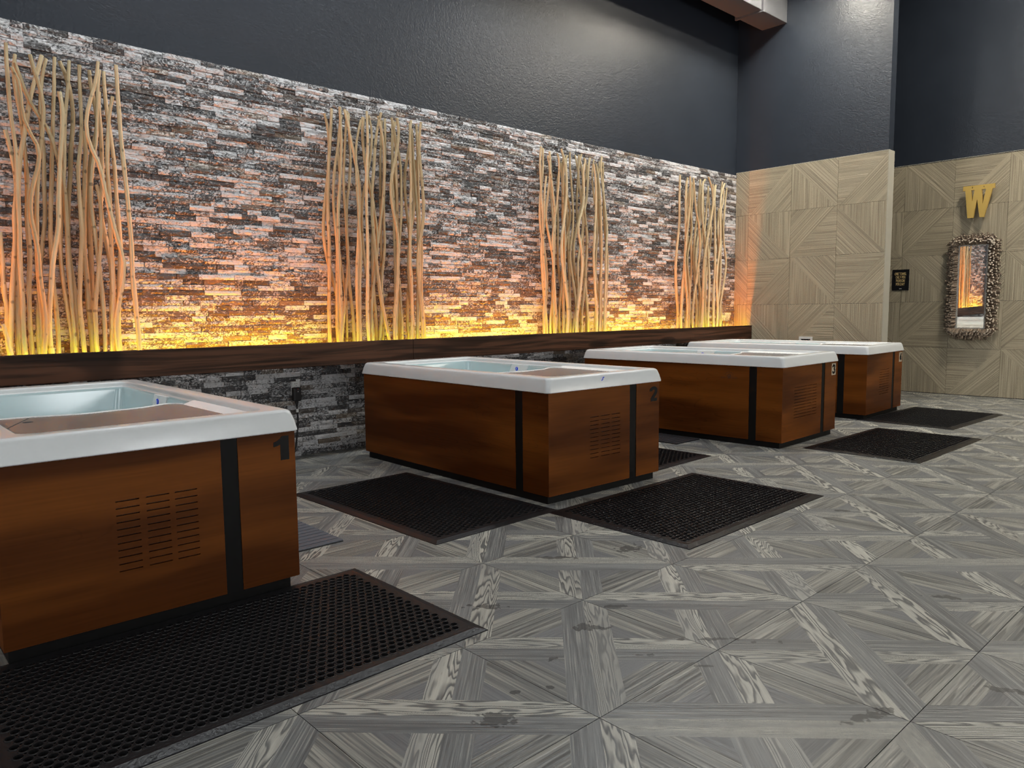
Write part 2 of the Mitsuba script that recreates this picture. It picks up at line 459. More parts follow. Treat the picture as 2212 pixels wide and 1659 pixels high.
def stone_mesh(s, k, r):
    x0, x1, z0, z1, d = s
    g = .0009
    xs = np.linspace(x0 + g, x1 - g, NU + 1); zs = np.array([z0 + g, (z0 + z1) / 2, z1 - g])
    Xg, Zg = np.meshgrid(xs, zs)
    Dg = d + r.normal(0, .0022, Xg.shape) + r.uniform(-.003, .003) * (Xg - x0) / (x1 - x0)
    Dg[0] -= .0022; Dg[-1] -= .0030
    front = np.stack([Xg, YS - Dg, Zg], -1).reshape(-1, 3)
    n1 = NU + 1; f = []
    for b in range(2):
        for a in range(NU):
            p = b * n1 + a
            f += ([[p, p + 1, p + n1 + 1], [p, p + n1 + 1, p + n1]] if (a + b + k) % 2 else [[p, p + 1, p + n1], [p + 1, p + n1 + 1, p + n1]])
    ring = [*range(n1), 2 * n1 - 1, *range(3 * n1 - 1, 2 * n1 - 1, -1), n1]
    back = front[ring].copy(); back[:, 1] = YS + .003
    m = len(front)
    for i in range(len(ring)):
        j = (i + 1) % len(ring)
        f += [[ring[i], m + i, m + j], [ring[i], m + j, ring[j]]]
    v = np.vstack([front, back])
    num = int(r.integers(0, 64))
    uv = np.stack([4 * num + (v[:, 0] - x0) + .3 * (v[:, 1] - YS), (v[:, 2] - z0) + .7 * (v[:, 1] - YS) + r.uniform(0, .5)], 1)
    return v, np.array(f), uv


panel_x = [(0.50, 1.62), (2.95, 4.02), (5.36, 6.45), (7.75, 8.90)]
score = []
for i, (x0, x1, z0, z1, d) in enumerate(stones):
    xm, zm = (x0 + x1) / 2, (z0 + z1) / 2
    rel = np.array([xm, YS, zm - 1.15]); dep = rel @ fwd; sx, sz = rel @ M_[:, 0], rel @ M_[:, 2]
    ok = dep > 1 and abs(sx) < .68 * dep and abs(sz) < .5 * dep and zm > .93 and not any(a < xm < b and zm < 2.76 for a, b in panel_x)
    score.append(((x1 - x0) / dep ** 2 * (YS / math.hypot(xm, YS))) if ok else -1)
best = set(np.argsort(score)[::-1][:300].tolist())
lo_v, lo_f, lo_u, off = [], [], [], 0
for i, s in enumerate(stones):
    v, f, uv = stone_mesh(s, i, rs)
    if i in best:
        put('stone', mikit.ply((v, f), 'stone', uv=uv), wl)
    else:
        lo_v.append(v); lo_f.append(f + off); lo_u.append(uv); off += len(v)
k = put('stone_cladding', mikit.ply((np.vstack(lo_v), np.vstack(lo_f)), 'stone', uv=np.vstack(lo_u)), wl)
lab(k, 'the remaining split-face stones of the cladding', kind='stuff')

# wing wall at the end, tiled below, black above
wb = numbered('wall_back')
scene[wb] = mikit.ply(box(XA + .012, XA + .158, YE + .012, YS + .012, 0, CEIL, .002), 'black_paint')
lab(wb, 'wing wall beyond the fourth tub, ribbed beige tiles below black paint', kind='structure')
wr = numbered('wall_right')
scene[wr] = mikit.ply(box(XB + .012, XB + .25, Y0, YS + .012, -.06, CEIL), 'black_paint')
lab(wr, 'right-hand end wall with the mirror, ribbed beige tiles below black paint', kind='structure')


def wall_tile(x, yl, yr, z0, z1, full, design, num, depth=.012):
    """one relief tile facing -x; yl > yr; full = (y left, z bottom, size) of the uncut tile"""
    g = .0011
    yl, yr, z0, z1 = yl - g, yr + g, z0 + g, z1 - g
    fy, fz, s = full
    tile = sg.box(0, z0 - fz, 1, 1)
    A = lambda y: fy - y
    rect = sg.box(A(yl), z0 - fz, A(yr), z1 - fz)
    h = math.sqrt(.5)
    # (triangle, across-the-ribs direction) of each design
    UL, LR = [(0, 0), (0, s), (s, s)], [(0, 0), (s, s), (s, 0)]
    LL, UR = [(0, 0), (0, s), (s, 0)], [(0, s), (s, s), (s, 0)]
    D = {0: ((UL, (0, 1)), (LR, (h, -h))), 1: ((LL, (1, 0)), (UR, (h, h))), 2: ((LR, (0, 1)), (UL, (h, -h))), 3: ((UR, (1, 0)), (LL, (h, h)))}[design]
    ms, us, n = [], [], 0
    for ti, (tri, ax) in enumerate(D):
        poly = sg.Polygon(tri) & rect
        if poly.is_empty or poly.area < 1e-6: continue
        xy = np.array(poly.exterior.coords)[:-1]
        if sg.polygon.LinearRing(xy).is_ccw is False: xy = xy[::-1]
        m = len(xy)
        front = np.c_[np.full(m, x), fy - xy[:, 0], fz + xy[:, 1]]
        back = front + [depth, 0, 0]
        v = np.vstack([front, back]); f = [[0, i, i + 1] for i in range(1, m - 1)]
        for i in range(m):
            j = (i + 1) % m
            f += [[m + i, m + j, j], [m + i, j, i]]
        a = np.array(ax)
        uv = np.stack([xy @ a, xy @ np.array([-a[1], a[0]])], 1)
        uv[:, 1] += 10 * (2 * num + ti)
        ms.append((v, np.array(f))); us.append(np.vstack([uv, uv]))
    if not ms: return None
    return mikit.ply(join(*ms), 'ribbed_tile', uv=np.vstack(us))


S_ = .5992
rows_z = lambda z00: [(0.0 if r == 0 else z00 + (r - 1) * S_, min(z00 + r * S_, Z_TILE + .03)) for r in range(5)]
num = 0
for r, (z0, z1) in enumerate(rows_z(.5916)):
    z1 = min(z1, Z_TILE)
    even = (4 - r) % 2 == 0
    cols = [(5.336, YS, 1, 3), (4.7377, 5.336, 0, 3), (4.1385, 4.7377, 1, 2), (YE + .0005, 4.1385, 0, 3)]
    for a, b, de, do in cols:
        full = (a + S_ if b == YS else b, z1 - S_, S_)
        s = wall_tile(XA, b, a, z0, z1, full, de if even else do, num % 12); num += 1
        if s: put('tile', s, wb)
put('end_cap', mikit.ply(box(XA, XA + .17, YE, YE + .012, 0, Z_TILE, .001), 'tile_edge'), wb)
put('cap_strip', mikit.ply(box(XA - .001, XA + .17, YE, YS, Z_TILE, Z_TILE + .006), 'tile_edge'), wb)
for r, (z0, z1) in enumerate(rows_z(.6058)):
    z1 = min(z1, 3.002)
    even = (4 - r) % 2 == 0
    for c in range(-3, 6):
        b = 3.291 + S_ * (1 - c); a = b - S_
        b_ = min(b, YS)
        if b_ - a < .03: continue
        par = c % 2           # c = 0: the column just left of the mirror's left joint
        d = (1 if par == 0 else 0) if even else (2 if par == 0 else 3)
        s = wall_tile(XB, b_, a, z0, z1, (b, z1 - S_, S_), d, num % 12); num += 1
        if s: put('tile', s, wr)
put('cap_strip', mikit.ply(box(XB - .001, XB + .013, .2, YS, 3.002, 3.008), 'tile_edge'), wr)

for name, b in (('wall_front', (X0, X1, Y0 - .2, Y0, -.06, CEIL)), ('wall_near', (X0 - .2, X0, Y0, YS + .1, -.06, CEIL))):
    k = numbered(name); scene[k] = mikit.ply(box(*b), 'unseen_bounce_wall'); lab(k, 'unseen room wall out of the picture, pale to bounce light', kind='structure')
k = numbered('ceiling'); scene[k] = mikit.ply(box(X0, X1, Y0, YS + .1, CEIL, CEIL + .1), 'dark_ceiling')
lab(k, 'dark open ceiling above the lamps', kind='structure')

# ------------------------------------------------------------------ duct under the ceiling
dk = thing('air_duct', 'dark rectangular air duct running high along the stone wall to the wing wall', 'duct')
dy0, dy1, dz0, dz1 = 4.861, 5.205, 4.742, 5.22
put('duct_section', mikit.ply(box(8.70, XA + .012, dy0, dy1, dz0, dz1, .004), 'duct_metal'), dk)
put('duct_section', mikit.ply(box(6.2, 8.68, dy0 + .006, dy1 - .006, dz0 + .006, dz1, .004), 'duct_metal'), dk)
put('duct_section', mikit.ply(box(3.6, 6.18, dy0, dy1, dz0, dz1, .004), 'duct_metal'), dk)
for x in (8.69, 6.19):
    fr = sg.box(dy0 - .02, dz0 - .02, dy1 + .02, dz1 + .02) - sg.box(dy0 + .012, dz0 + .012, dy1 - .012, dz1 - .012)
    k = put('flange', mikit.ply(move(extrude(fr, .03), frame([x - .015, 0, 0], [0, 1, 0], [0, 0, 1], [1, 0, 0])), 'duct_metal'), dk)
lab('air_duct__flange', 'pale metal flange at the duct joint')
for x in (4.4, 8.2):
    for y in (dy0 + .03, dy1 - .03):
        put('hanger_rod', mikit.ply(tube([[x, y, dz1 - .01], [x, y, CEIL + .01]], .008), 'duct_metal'), dk)

# ------------------------------------------------------------------ ledge with the amber cove light
lg = thing('wall_ledge', 'dark stained wooden beam ledge along the stone wall with an amber glow behind it', 'ledge')
JX = 3.709
for x0, x1 in ((-1.2, JX - .0012), (JX + .0012, XA - .001)):
    put('front_board', mikit.ply(box(x0, x1, LEDGE_Y, LEDGE_Y + .036, LEDGE_B, LEDGE_T, .0025), 'dark_beam'), lg)
put('bottom_board', mikit.ply(box(-1.2, XA - .001, LEDGE_Y + .0362, YS - .028, LEDGE_B + .004, LEDGE_B + .030), 'dark_beam'), lg)
ls = thing('led_strip', 'amber LED strip hidden behind the front board of the ledge', 'light strip')
put('channel', mikit.ply(box(-1.15, XA - .01, LEDGE_Y + .0362, LEDGE_Y + .0392, .832, .862), 'white_plastic'), ls)
yl_, zl_ = LEDGE_Y + .0395, .850
SEG = np.linspace(-1.15, XA - .012, 10)
for a, b in zip(SEG[:-1], SEG[1:]):
    v = np.array([[a + .002, yl_, zl_], [b - .002, yl_, zl_], [b - .002, yl_ + .0065, zl_ - .0112], [a + .002, yl_ + .0065, zl_ - .0112]])
    scene[numbered(ls + '__diodes')] = {**mikit.ply((v, np.array([[0, 1, 2], [0, 2, 3]])), 'white_plastic'), 'emitter': {'type': 'area', 'radiance': {'type': 'rgb', 'value': list(LED)}}}
lab('led_strip__diodes', 'glowing amber diodes')

# ------------------------------------------------------------------ branches standing in the ledge
Z_STICK = LEDGE_B + .0302
P1 = """18,190 35,420 65,700 75,900 85,1200 110,1530;185,230 150,370 120,500 95,680 85,850 78,1100 92,1530;65,270 105,380 150,470 200,540 240,640 265,740 285,850 290,1050 310,1300 328,1525
130,240 150,330 185,480 170,650 160,800 150,1000 160,1200 175,1525;245,240 235,420 230,600 230,800 225,1000 235,1200 248,1522;305,255 295,400 290,600 285,780 265,1000 270,1150 300,1350 318,1522
335,285 340,450 345,600 335,750 345,1000 345,1250 375,1515;270,250 318,400 322,650 302,900 318,1150 325,1520;410,275 385,420 365,540 390,660 410,700 430,780 460,920 500,1060 520,1120 510,1250 492,1400 518,1510
430,300 420,450 420,600 400,750 395,900 415,1050 440,1250 455,1510;440,390 440,550 450,700 445,900 480,1100 490,1300 503,1510;460,295 470,420 490,560 510,700 520,850 535,1050 530,1250 545,1505
485,290 505,500 520,650 535,800 545,950 560,1150 575,1330 587,1503;20,560 42,640 60,720 68,900 60,1200 40,1530;210,240 187,450 200,700 205,900 190,1100 178,1300 190,1522;5,1000 20,1180 38,1400 43,1530
2,1400 25,1470 50,1530;40,300 80,400 110,560 150,640 130,830 138,1000 168,1200 185,1350 160,1525;75,220 72,350 98,500 122,700 130,900 138,1200 142,1525;365,560 376,800 370,1000 382,1200 402,1512
408,800 435,950 430,1100 415,1250 428,1510;250,400 264,520 255,700 250,900 218,1200 205,1400 235,1520;398,290 420,420 436,520 415,650 398,800 402,1100 410,1512;480,420 460,560 462,800 474,1000 484,1200 470,1510"""
P2 = """225,145 215,400 205,650 210,900 215,1200 217,1545;262,140 250,400 222,650 240,900 245,1200 262,1545;292,155 322,300 350,450 375,600 375,900 370,1200 375,1540;300,180 282,400 290,650 280,900 300,1100 328,1400 320,1540
342,165 346,350 350,480 335,700 335,950 350,1200 378,1540;400,175 400,400 395,700 400,950 400,1200 422,1540;425,190 432,400 470,600 498,750 490,900 490,1200 512,1535;482,185 455,300 436,500 430,750 450,1000 470,1200 510,1400 548,1535
495,195 528,420 525,650 492,900 460,1200 440,1538;550,205 545,500 540,800 545,950 530,1150 525,1400 502,1535;575,215 570,450 542,650 578,900 580,1200 575,1535;595,215 590,450 595,700 605,950 610,1200 612,1533
625,220 606,400 628,650 635,900 640,1200 650,1531;665,230 655,500 660,750 655,1000 665,1250 652,1531;700,240 680,450 662,600 690,850 695,1100 702,1530;735,240 745,500 750,750 755,950 750,1200 742,1530
716,240 720,500 734,800 706,1000 715,1250 726,1530;742,450 765,800 780,1000 776,1200 792,1400 797,1525;238,150 243,500 228,800 232,1100 238,1545;320,160 300,450 310,750 326,1000 310,1250 285,1545
446,186 460,420 420,650 414,900 440,1150 470,1537;560,208 610,480 622,700 600,1000 592,1250 556,1534;680,236 700,520 708,760 676,1000 690,1300 694,1530"""


def stick_paths(text, ox, oy, s, ymid):
    out = []
    for part in text.replace('\n', ';').split(';'):
        pts = np.array([[float(a) for a in q.split(',')] for q in part.split()])
        W = np.array([pix((ox + p[0] / s, oy + p[1] / s), 1, ymid) for p in pts])[:, [0, 2]]
        if W[0, 1] < W[-1, 1]: W = W[::-1]
        out.append(W[::-1])          # from the foot up
    return out


def build_stick(W, depth, r0, rg, seed):
    W = W.copy(); W[0, 1] = Z_STICK
    n = 26
    pl = spline(np.c_[W[:, 0], np.full(len(W), depth), W[:, 1]], n)
    t = np.linspace(0, 1, n)
    pl[:, 0] += (meshkit.noise(np.stack([t * 9 + seed * 3.7, t * 0, t * 0], -1), seed) - .5) * .012
    wob = (meshkit.noise(np.stack([t * 4 + seed * 1.3, t * 0 + 5, t * 0], -1), seed) - .5) * .012
    pl[:, 1] += wob
    pl[0, 2] = Z_STICK + .0005
    pl[:, 2] = np.maximum.accumulate(np.maximum(pl[:, 2], Z_STICK + .0005))
    r = r0 * (1.02 - .34 * t) * (1 + .22 * (meshkit.noise(np.stack([t * 22 + seed, t * 0, t * 0], -1), seed + 9) - .5))
    v, f = tube(pl, r, 8)
    uv = np.stack([v[:, 2], np.full(len(v), seed % 97 / 97.0 + .001)], 1)
    return v, f, uv


rg = np.random.default_rng(3)
p1 = stick_paths(P1, 0, 0, 1.9986, 5.40)
p2 = stick_paths(P2, 640, 180, 2.765, 5.40)
def remap(paths, lo, hi, flip, jit, rg):
    a = min(w[:, 0].min() for w in p2); b = max(w[:, 0].max() for w in p2)
    out = []
    for w in paths:
        q = w.copy(); s = (q[:, 0] - a) / (b - a)
        if flip: s = 1 - s
        q[:, 0] = lo + s * (hi - lo) + rg.normal(0, jit, len(q)) * np.linspace(1, .8, len(q))
        q[:, 0] = np.clip(q[:, 0], lo - .01, hi + .01)
        q[-1, 1] += rg.uniform(-.06, .03)
        out.append(q)
    return out
for x0, x1 in ((3.09, 3.06), (3.25, 3.31), (3.42, 3.36), (3.55, 3.60), (3.70, 3.66), (3.86, 3.83)):
    a = rg.normal(0, .02, 3)
    p2.append(np.array([[x0, Z_STICK], [x0 * .75 + x1 * .25 + a[0], 1.25], [x0 * .5 + x1 * .5 + a[1], 1.75], [x0 * .25 + x1 * .75 + a[2], 2.25], [x1, 2.73 + rg.uniform(-.06, .02)]]))
p3 = remap(p2, 5.41, 6.40, True, .020, rg)
p4 = remap(p2[:22], 7.80, 8.84, False, .028, rg)
p4 = [w for w in p4]
ORD = ['first', 'second', 'third', 'fourth', 'fifth', 'sixth', 'seventh', 'eighth', 'ninth', 'tenth', 'eleventh', 'twelfth', 'thirteenth', 'fourteenth', 'fifteenth', 'sixteenth',
       'seventeenth', 'eighteenth', 'nineteenth', 'twentieth', '21st', '22nd', '23rd', '24th', '25th', '26th', '27th', '28th', '29th', '30th']
GROUP = [('pale peeled branch, {} foot from the left in the leftmost cluster', 'branches of the leftmost cluster'),
         ('pale peeled branch, {} foot from the left in the second cluster', 'branches of the second cluster'),
         ('pale peeled branch, {} foot from the left in the third cluster', 'branches of the third cluster'),
         ('pale peeled branch, {} foot from the left in the cluster by the wing wall', 'branches of the rightmost cluster')]
sd = 0
for gi, (paths, r0) in enumerate(((p1, .0160), (p2, .0160), (p3, .0162), (p4, .0172))):
    paths = sorted(paths, key=lambda w: w[0, 0])
    lay = [5.342 + .0335 * q for q in range(5)]
    zz = np.linspace(.78, 2.8, 60)
    prof = [np.interp(zz, np.maximum.accumulate(w[:, 1] + np.arange(len(w)) * 1e-6), w[:, 0]) for w in paths]
    n_s = len(paths)
    near = np.array([[max(0.0, .042 - np.abs(prof[a] - prof[b]).min()) if a != b else 0.0 for b in range(n_s)] for a in range(n_s)])
    rl, best_l = np.random.default_rng(40 + gi), (1e9, None)
    for trial in range(60):
        ch = rl.integers(0, 5, n_s)
        for sweep in range(6):
            for a in rl.permutation(n_s):
                ch[a] = np.argmin([near[a][ch == l].sum() for l in range(5)] + rl.uniform(0, 1e-6, 5))
        c_ = (near * (ch[:, None] == ch[None])).sum()
        if c_ < best_l[0]: best_l = (c_, ch.copy())
    for i, W in enumerate(paths):
        dep = lay[best_l[1][i]]
        v, f, uv = build_stick(W, dep, r0 * rg.uniform(.85, 1.12), rg, sd); sd += 1
        k = put('branch', mikit.ply((v, f), 'branch_wood', True, uv=uv))
        lab(k, GROUP[gi][0].format(ORD[i]), 'branch', GROUP[gi][1])


# ------------------------------------------------------------------ tubs
def loop(u0, u1, v0, v1, r, z, n=5):
    c = [(u1 - r, v0 + r, -90), (u1 - r, v1 - r, 0), (u0 + r, v1 - r, 90), (u0 + r, v0 + r, 180)]
    return np.array([[cx + r * math.cos(math.radians(a0 + 90 * i / n)), cy + r * math.sin(math.radians(a0 + 90 * i / n)), z] for cx, cy, a0 in c for i in range(n + 1)])


def loft(loops, close_end=True, close_start=False):
    n = len(loops[0]); v = np.vstack(loops); f = []
    for i in range(len(loops) - 1):
        for k in range(n):
            a, b = i * n + k, i * n + (k + 1) % n
            f += [[a, b, b + n], [a, b + n, a + n]]
    if close_end: f += [[(len(loops) - 1) * n] + [(len(loops) - 1) * n + i, (len(loops) - 1) * n + i + 1] for i in range(1, n - 1)]
    if close_start: f += [[0, i + 1, i] for i in range(1, n - 1)]
    return v, np.array(f)


O = .0155
def lp(o, z, r): return loop(-O + o, TW + O - o, -O + o, TL + O - o, r, z)
IU0, IU1, IV0, IV1 = .100, .952, .085, 1.955
def li(o, z, r): return loop(IU0 + o, IU1 - o, IV0 + o, IV1 - o, r, z)
rim = loft([lp(.034, Z_RIMB + .022, .012), lp(.034, Z_RIMB, .012), lp(.003, Z_RIMB - .0005, .022), lp(0, Z_RIMB + .003, .022), lp(.008, Z_RIMB + .045, .026), lp(.015, Z_RIM - .018, .03),
            lp(.018, Z_RIM - .010, .032), lp(.023, Z_RIM - .004, .034), lp(.031, Z_RIM - .0005, .036), lp(.042, Z_RIM, .038),
            li(-.012, Z_RIM, .06), li(-.004, Z_RIM - .003, .055), li(.001, Z_RIM - .009, .05), li(.004, Z_RIM - .024, .05), li(.014, Z_RIM - .030, .05)], False)
basin = loft([li(.0135, Z_RIM - .0295, .05), li(.020, Z_RIM - .045, .05), li(.050, .40, .07), li(.075, .20, .09), li(.095, .165, .10), li(.15, .15, .12)], True)
rim_ply = mikit.ply(rim, 'acrylic', 35)
basin_ply = mikit.ply(basin, 'basin', 35)
ww = .085
water = loop(IU0 + .034, IU1 - .034, IV0 + .034, IV1 - .034, .06, .575)
n_ = len(water)
water_ply = mikit.ply((water, np.array([[0, i, i + 1] for i in range(1, n_ - 1)])), 'water_sheet')

TH = .012
def plate(axis, a0, a1, at, inward, holes=()):
    """a cladding plate: axis 'u' (front/back) or 'v' (sides) from a0 to a1"""
    poly = sg.box(a0, Z_PAN, a1, Z_RIMB + .012) - shapely.union_all([sg.box(*h) for h in holes]) if len(holes) else sg.box(a0, Z_PAN, a1, Z_RIMB + .012)
    m = extrude(poly, TH)
    if axis == 'u': Fm = frame([0, at, 0], [1, 0, 0], [0, 0, 1], [0, inward, 0])
    else: Fm = frame([at, 0, 0], [0, 1, 0], [0, 0, 1], [inward, 0, 0])
    m = move(m, Fm)
    if np.linalg.det(Fm[:3, :3]) < 0: m = (m[0], m[1][:, ::-1])
    return m


def slots(cols):
    return [(a, .234 + (.254 / 10) * i - .0023, b, .234 + (.254 / 10) * i + .0023) for a, b in cols for i in range(11)]


def tub_parts(cols):
    c = .004
    edge = lambda u, v: box(u - c if u > .5 else u, u if u > .5 else u + c, v - c if v > .5 else v, v if v > .5 else v + c, Z_PAN, Z_RIMB + .012)
    P = {}
    P['front_panel'] = join(plate('u', c, .738, 0, 1, slots(cols)), plate('v', c, .225, 0, 1), edge(0, 0))
    P['corner_panel'] = join(plate('u', .805, TW - c, 0, 1), plate('v', c, .225, TW, -1), edge(TW, 0))
    P['side_panel'] = [plate('v', .293, TL - c, 0, 1), plate('v', .293, TL - c, TW, -1)]
    P['back'] = [join(plate('u', c, .240, TL, -1), edge(0, TL)), join(plate('u', .305, TW - c, TL, -1), edge(TW, TL))]
    P['post'] = [box(.7382, .8048, .0035, .03, Z_PAN - .004, Z_RIMB + .012), box(.0035, .03, .2252, .2928, Z_PAN - .004, Z_RIMB + .012), box(TW - .03, TW - .0035, .2252, .2928, Z_PAN - .004, Z_RIMB + .012),
                 box(.2402, .3048, TL - .03, TL - .0035, Z_PAN - .004, Z_RIMB + .012)]
    P['slot_backing'] = box(.19, .66, TH + .0002, TH + .003, .22, .51)
    P['base'] = box(.014, TW - .031, .024, TL - .031, 0, Z_PAN + .006)
    return P


mk = lambda m, mat, sm=False: mikit.ply(m, mat, sm)
COLS = [(.358, .437), (.460, .541), (.561, .642)]
sets = {}
for name, cols in (('a', COLS), ('b', [(.215, .437), (.460, .541), (.561, .642)])):
    P = tub_parts(cols)
    sets[name] = dict(front_panel=mk(P['front_panel'], 'cladding'), corner_panel=mk(P['corner_panel'], 'cladding'), side_panel=[mk(m, 'cladding') for m in P['side_panel']], back=[mk(m, 'cladding') for m in P['back']],
                      post=[mk(m, 'black_plastic') for m in P['post']], slot_backing=mk(P['slot_backing'], 'slot_dark'), base=mk(P['base'], 'black_plastic'))

# filter lid at the near end of the basin
lid_out = [(.125, .118), (.86, .118), (.855, .74), (.80, .80), (.70, .745), (.55, .715), (.42, .70), (.30, .735), (.20, .76), (.125, .76)]
lid_poly = sg.Polygon(spline(np.array(lid_out[2:9]), 24).tolist() + [(.125, .76), (.125, .118), (.86, .118)]).buffer(0)
cut = sg.LineString([(.02, .22), (.27, .80)]).buffer(.0025)
pieces = sorted(getattr(lid_poly - cut, 'geoms', [lid_poly]), key=lambda g: -g.area)
notch = sg.Point(.215, .60).buffer(.02)
lid_main = move(extrude(pieces[0] - notch, .016), frame([0, 0, .7115], [1, 0, 0], [0, 1, 0], [0, 0, 1]))
lid_side = move(extrude(pieces[1], .016), frame([0, 0, .7115], [1, 0, 0], [0, 1, 0], [0, 0, 1])) if len(pieces) > 1 else None
edge_path = spline(np.array([(.862, .745), (.80, .806), (.70, .751), (.55, .721), (.42, .706), (.30, .741), (.20, .766), (.122, .768)]), 30)
lip = tube(np.c_[edge_path, np.full(30, .7262)], .0055, 8)
under = move(extrude(lid_poly.buffer(-.004), .012), frame([0, 0, .699], [1, 0, 0], [0, 1, 0], [0, 0, 1]))
bol = sg.Polygon([(.868, .700), (.946, .700), (.946, .732), (.932, .7365), (.905, .728), (.868, .716)])
bolster = move(extrude(bol, .68), frame([0, .80, 0], [1, 0, 0], [0, 0, 1], [0, -1, 0]))
LID = [('lid', mk(lid_main, 'lid_grey')), ('lid', mk(lid_side, 'lid_grey') if lid_side else None)]
lip_ply, under_ply, bol_ply = mk(lip, 'insert_white', True), mk(under, 'slot_dark'), mk(bolster, 'insert_white', 30)


def wall_u(z):      # inner face of the right basin wall
    pts = [(Z_RIM - .045, .020), (.40, .050), (.20, .075)]
    return IU1 - np.interp(-z, [-a for a, _ in pts], [b for _, b in pts])


ins = []
for z, a, b in ((.722, 1.165, 1.360), (.66, 1.19, 1.385), (.58, 1.235, 1.41)):
    ins += [[wall_u(min(z, Z_RIM - .045)) - .006, a, z], [wall_u(min(z, Z_RIM - .045)) - .006, b, z]]
ins = np.array(ins)
ins_f = np.array([[0, 2, 1], [1, 2, 3], [2, 4, 3], [3, 4, 5]])
bk = ins + [.012, 0, 0]
ring = [0, 1, 3, 5, 4, 2]
ins_m = (np.vstack([ins, bk]), np.vstack([ins_f, [[ring[i], ring[(i + 1) % 6], ring[i] + 6] for i in range(6)], [[ring[(i + 1) % 6], ring[(i + 1) % 6] + 6, ring[i] + 6] for i in range(6)]]))
ins_ply = mk(ins_m, 'insert_white')
bd = lathe([(0, .006), (.013, .0055), (.0155, .003), (.0155, 0)], 24)
Fb = frame([wall_u(.688) - .0065, 1.300, .688], [0, -1, 0], [0, 0, 1], [-1, 0, 0])
badge_ply = mk(move(bd, Fb), 'badge_blue', 40)
mark = sg.LineString([(-.004, -.008), (.004, -.003), (-.003, .002), (.005, .008)]).buffer(.0022)
mark_ply = mk(move(extrude(mark, .0012), frame([wall_u(.688) - .0124, 1.300, .688], [0, -1, 0], [0, 0, 1], [-1, 0, 0])), 'badge_white')

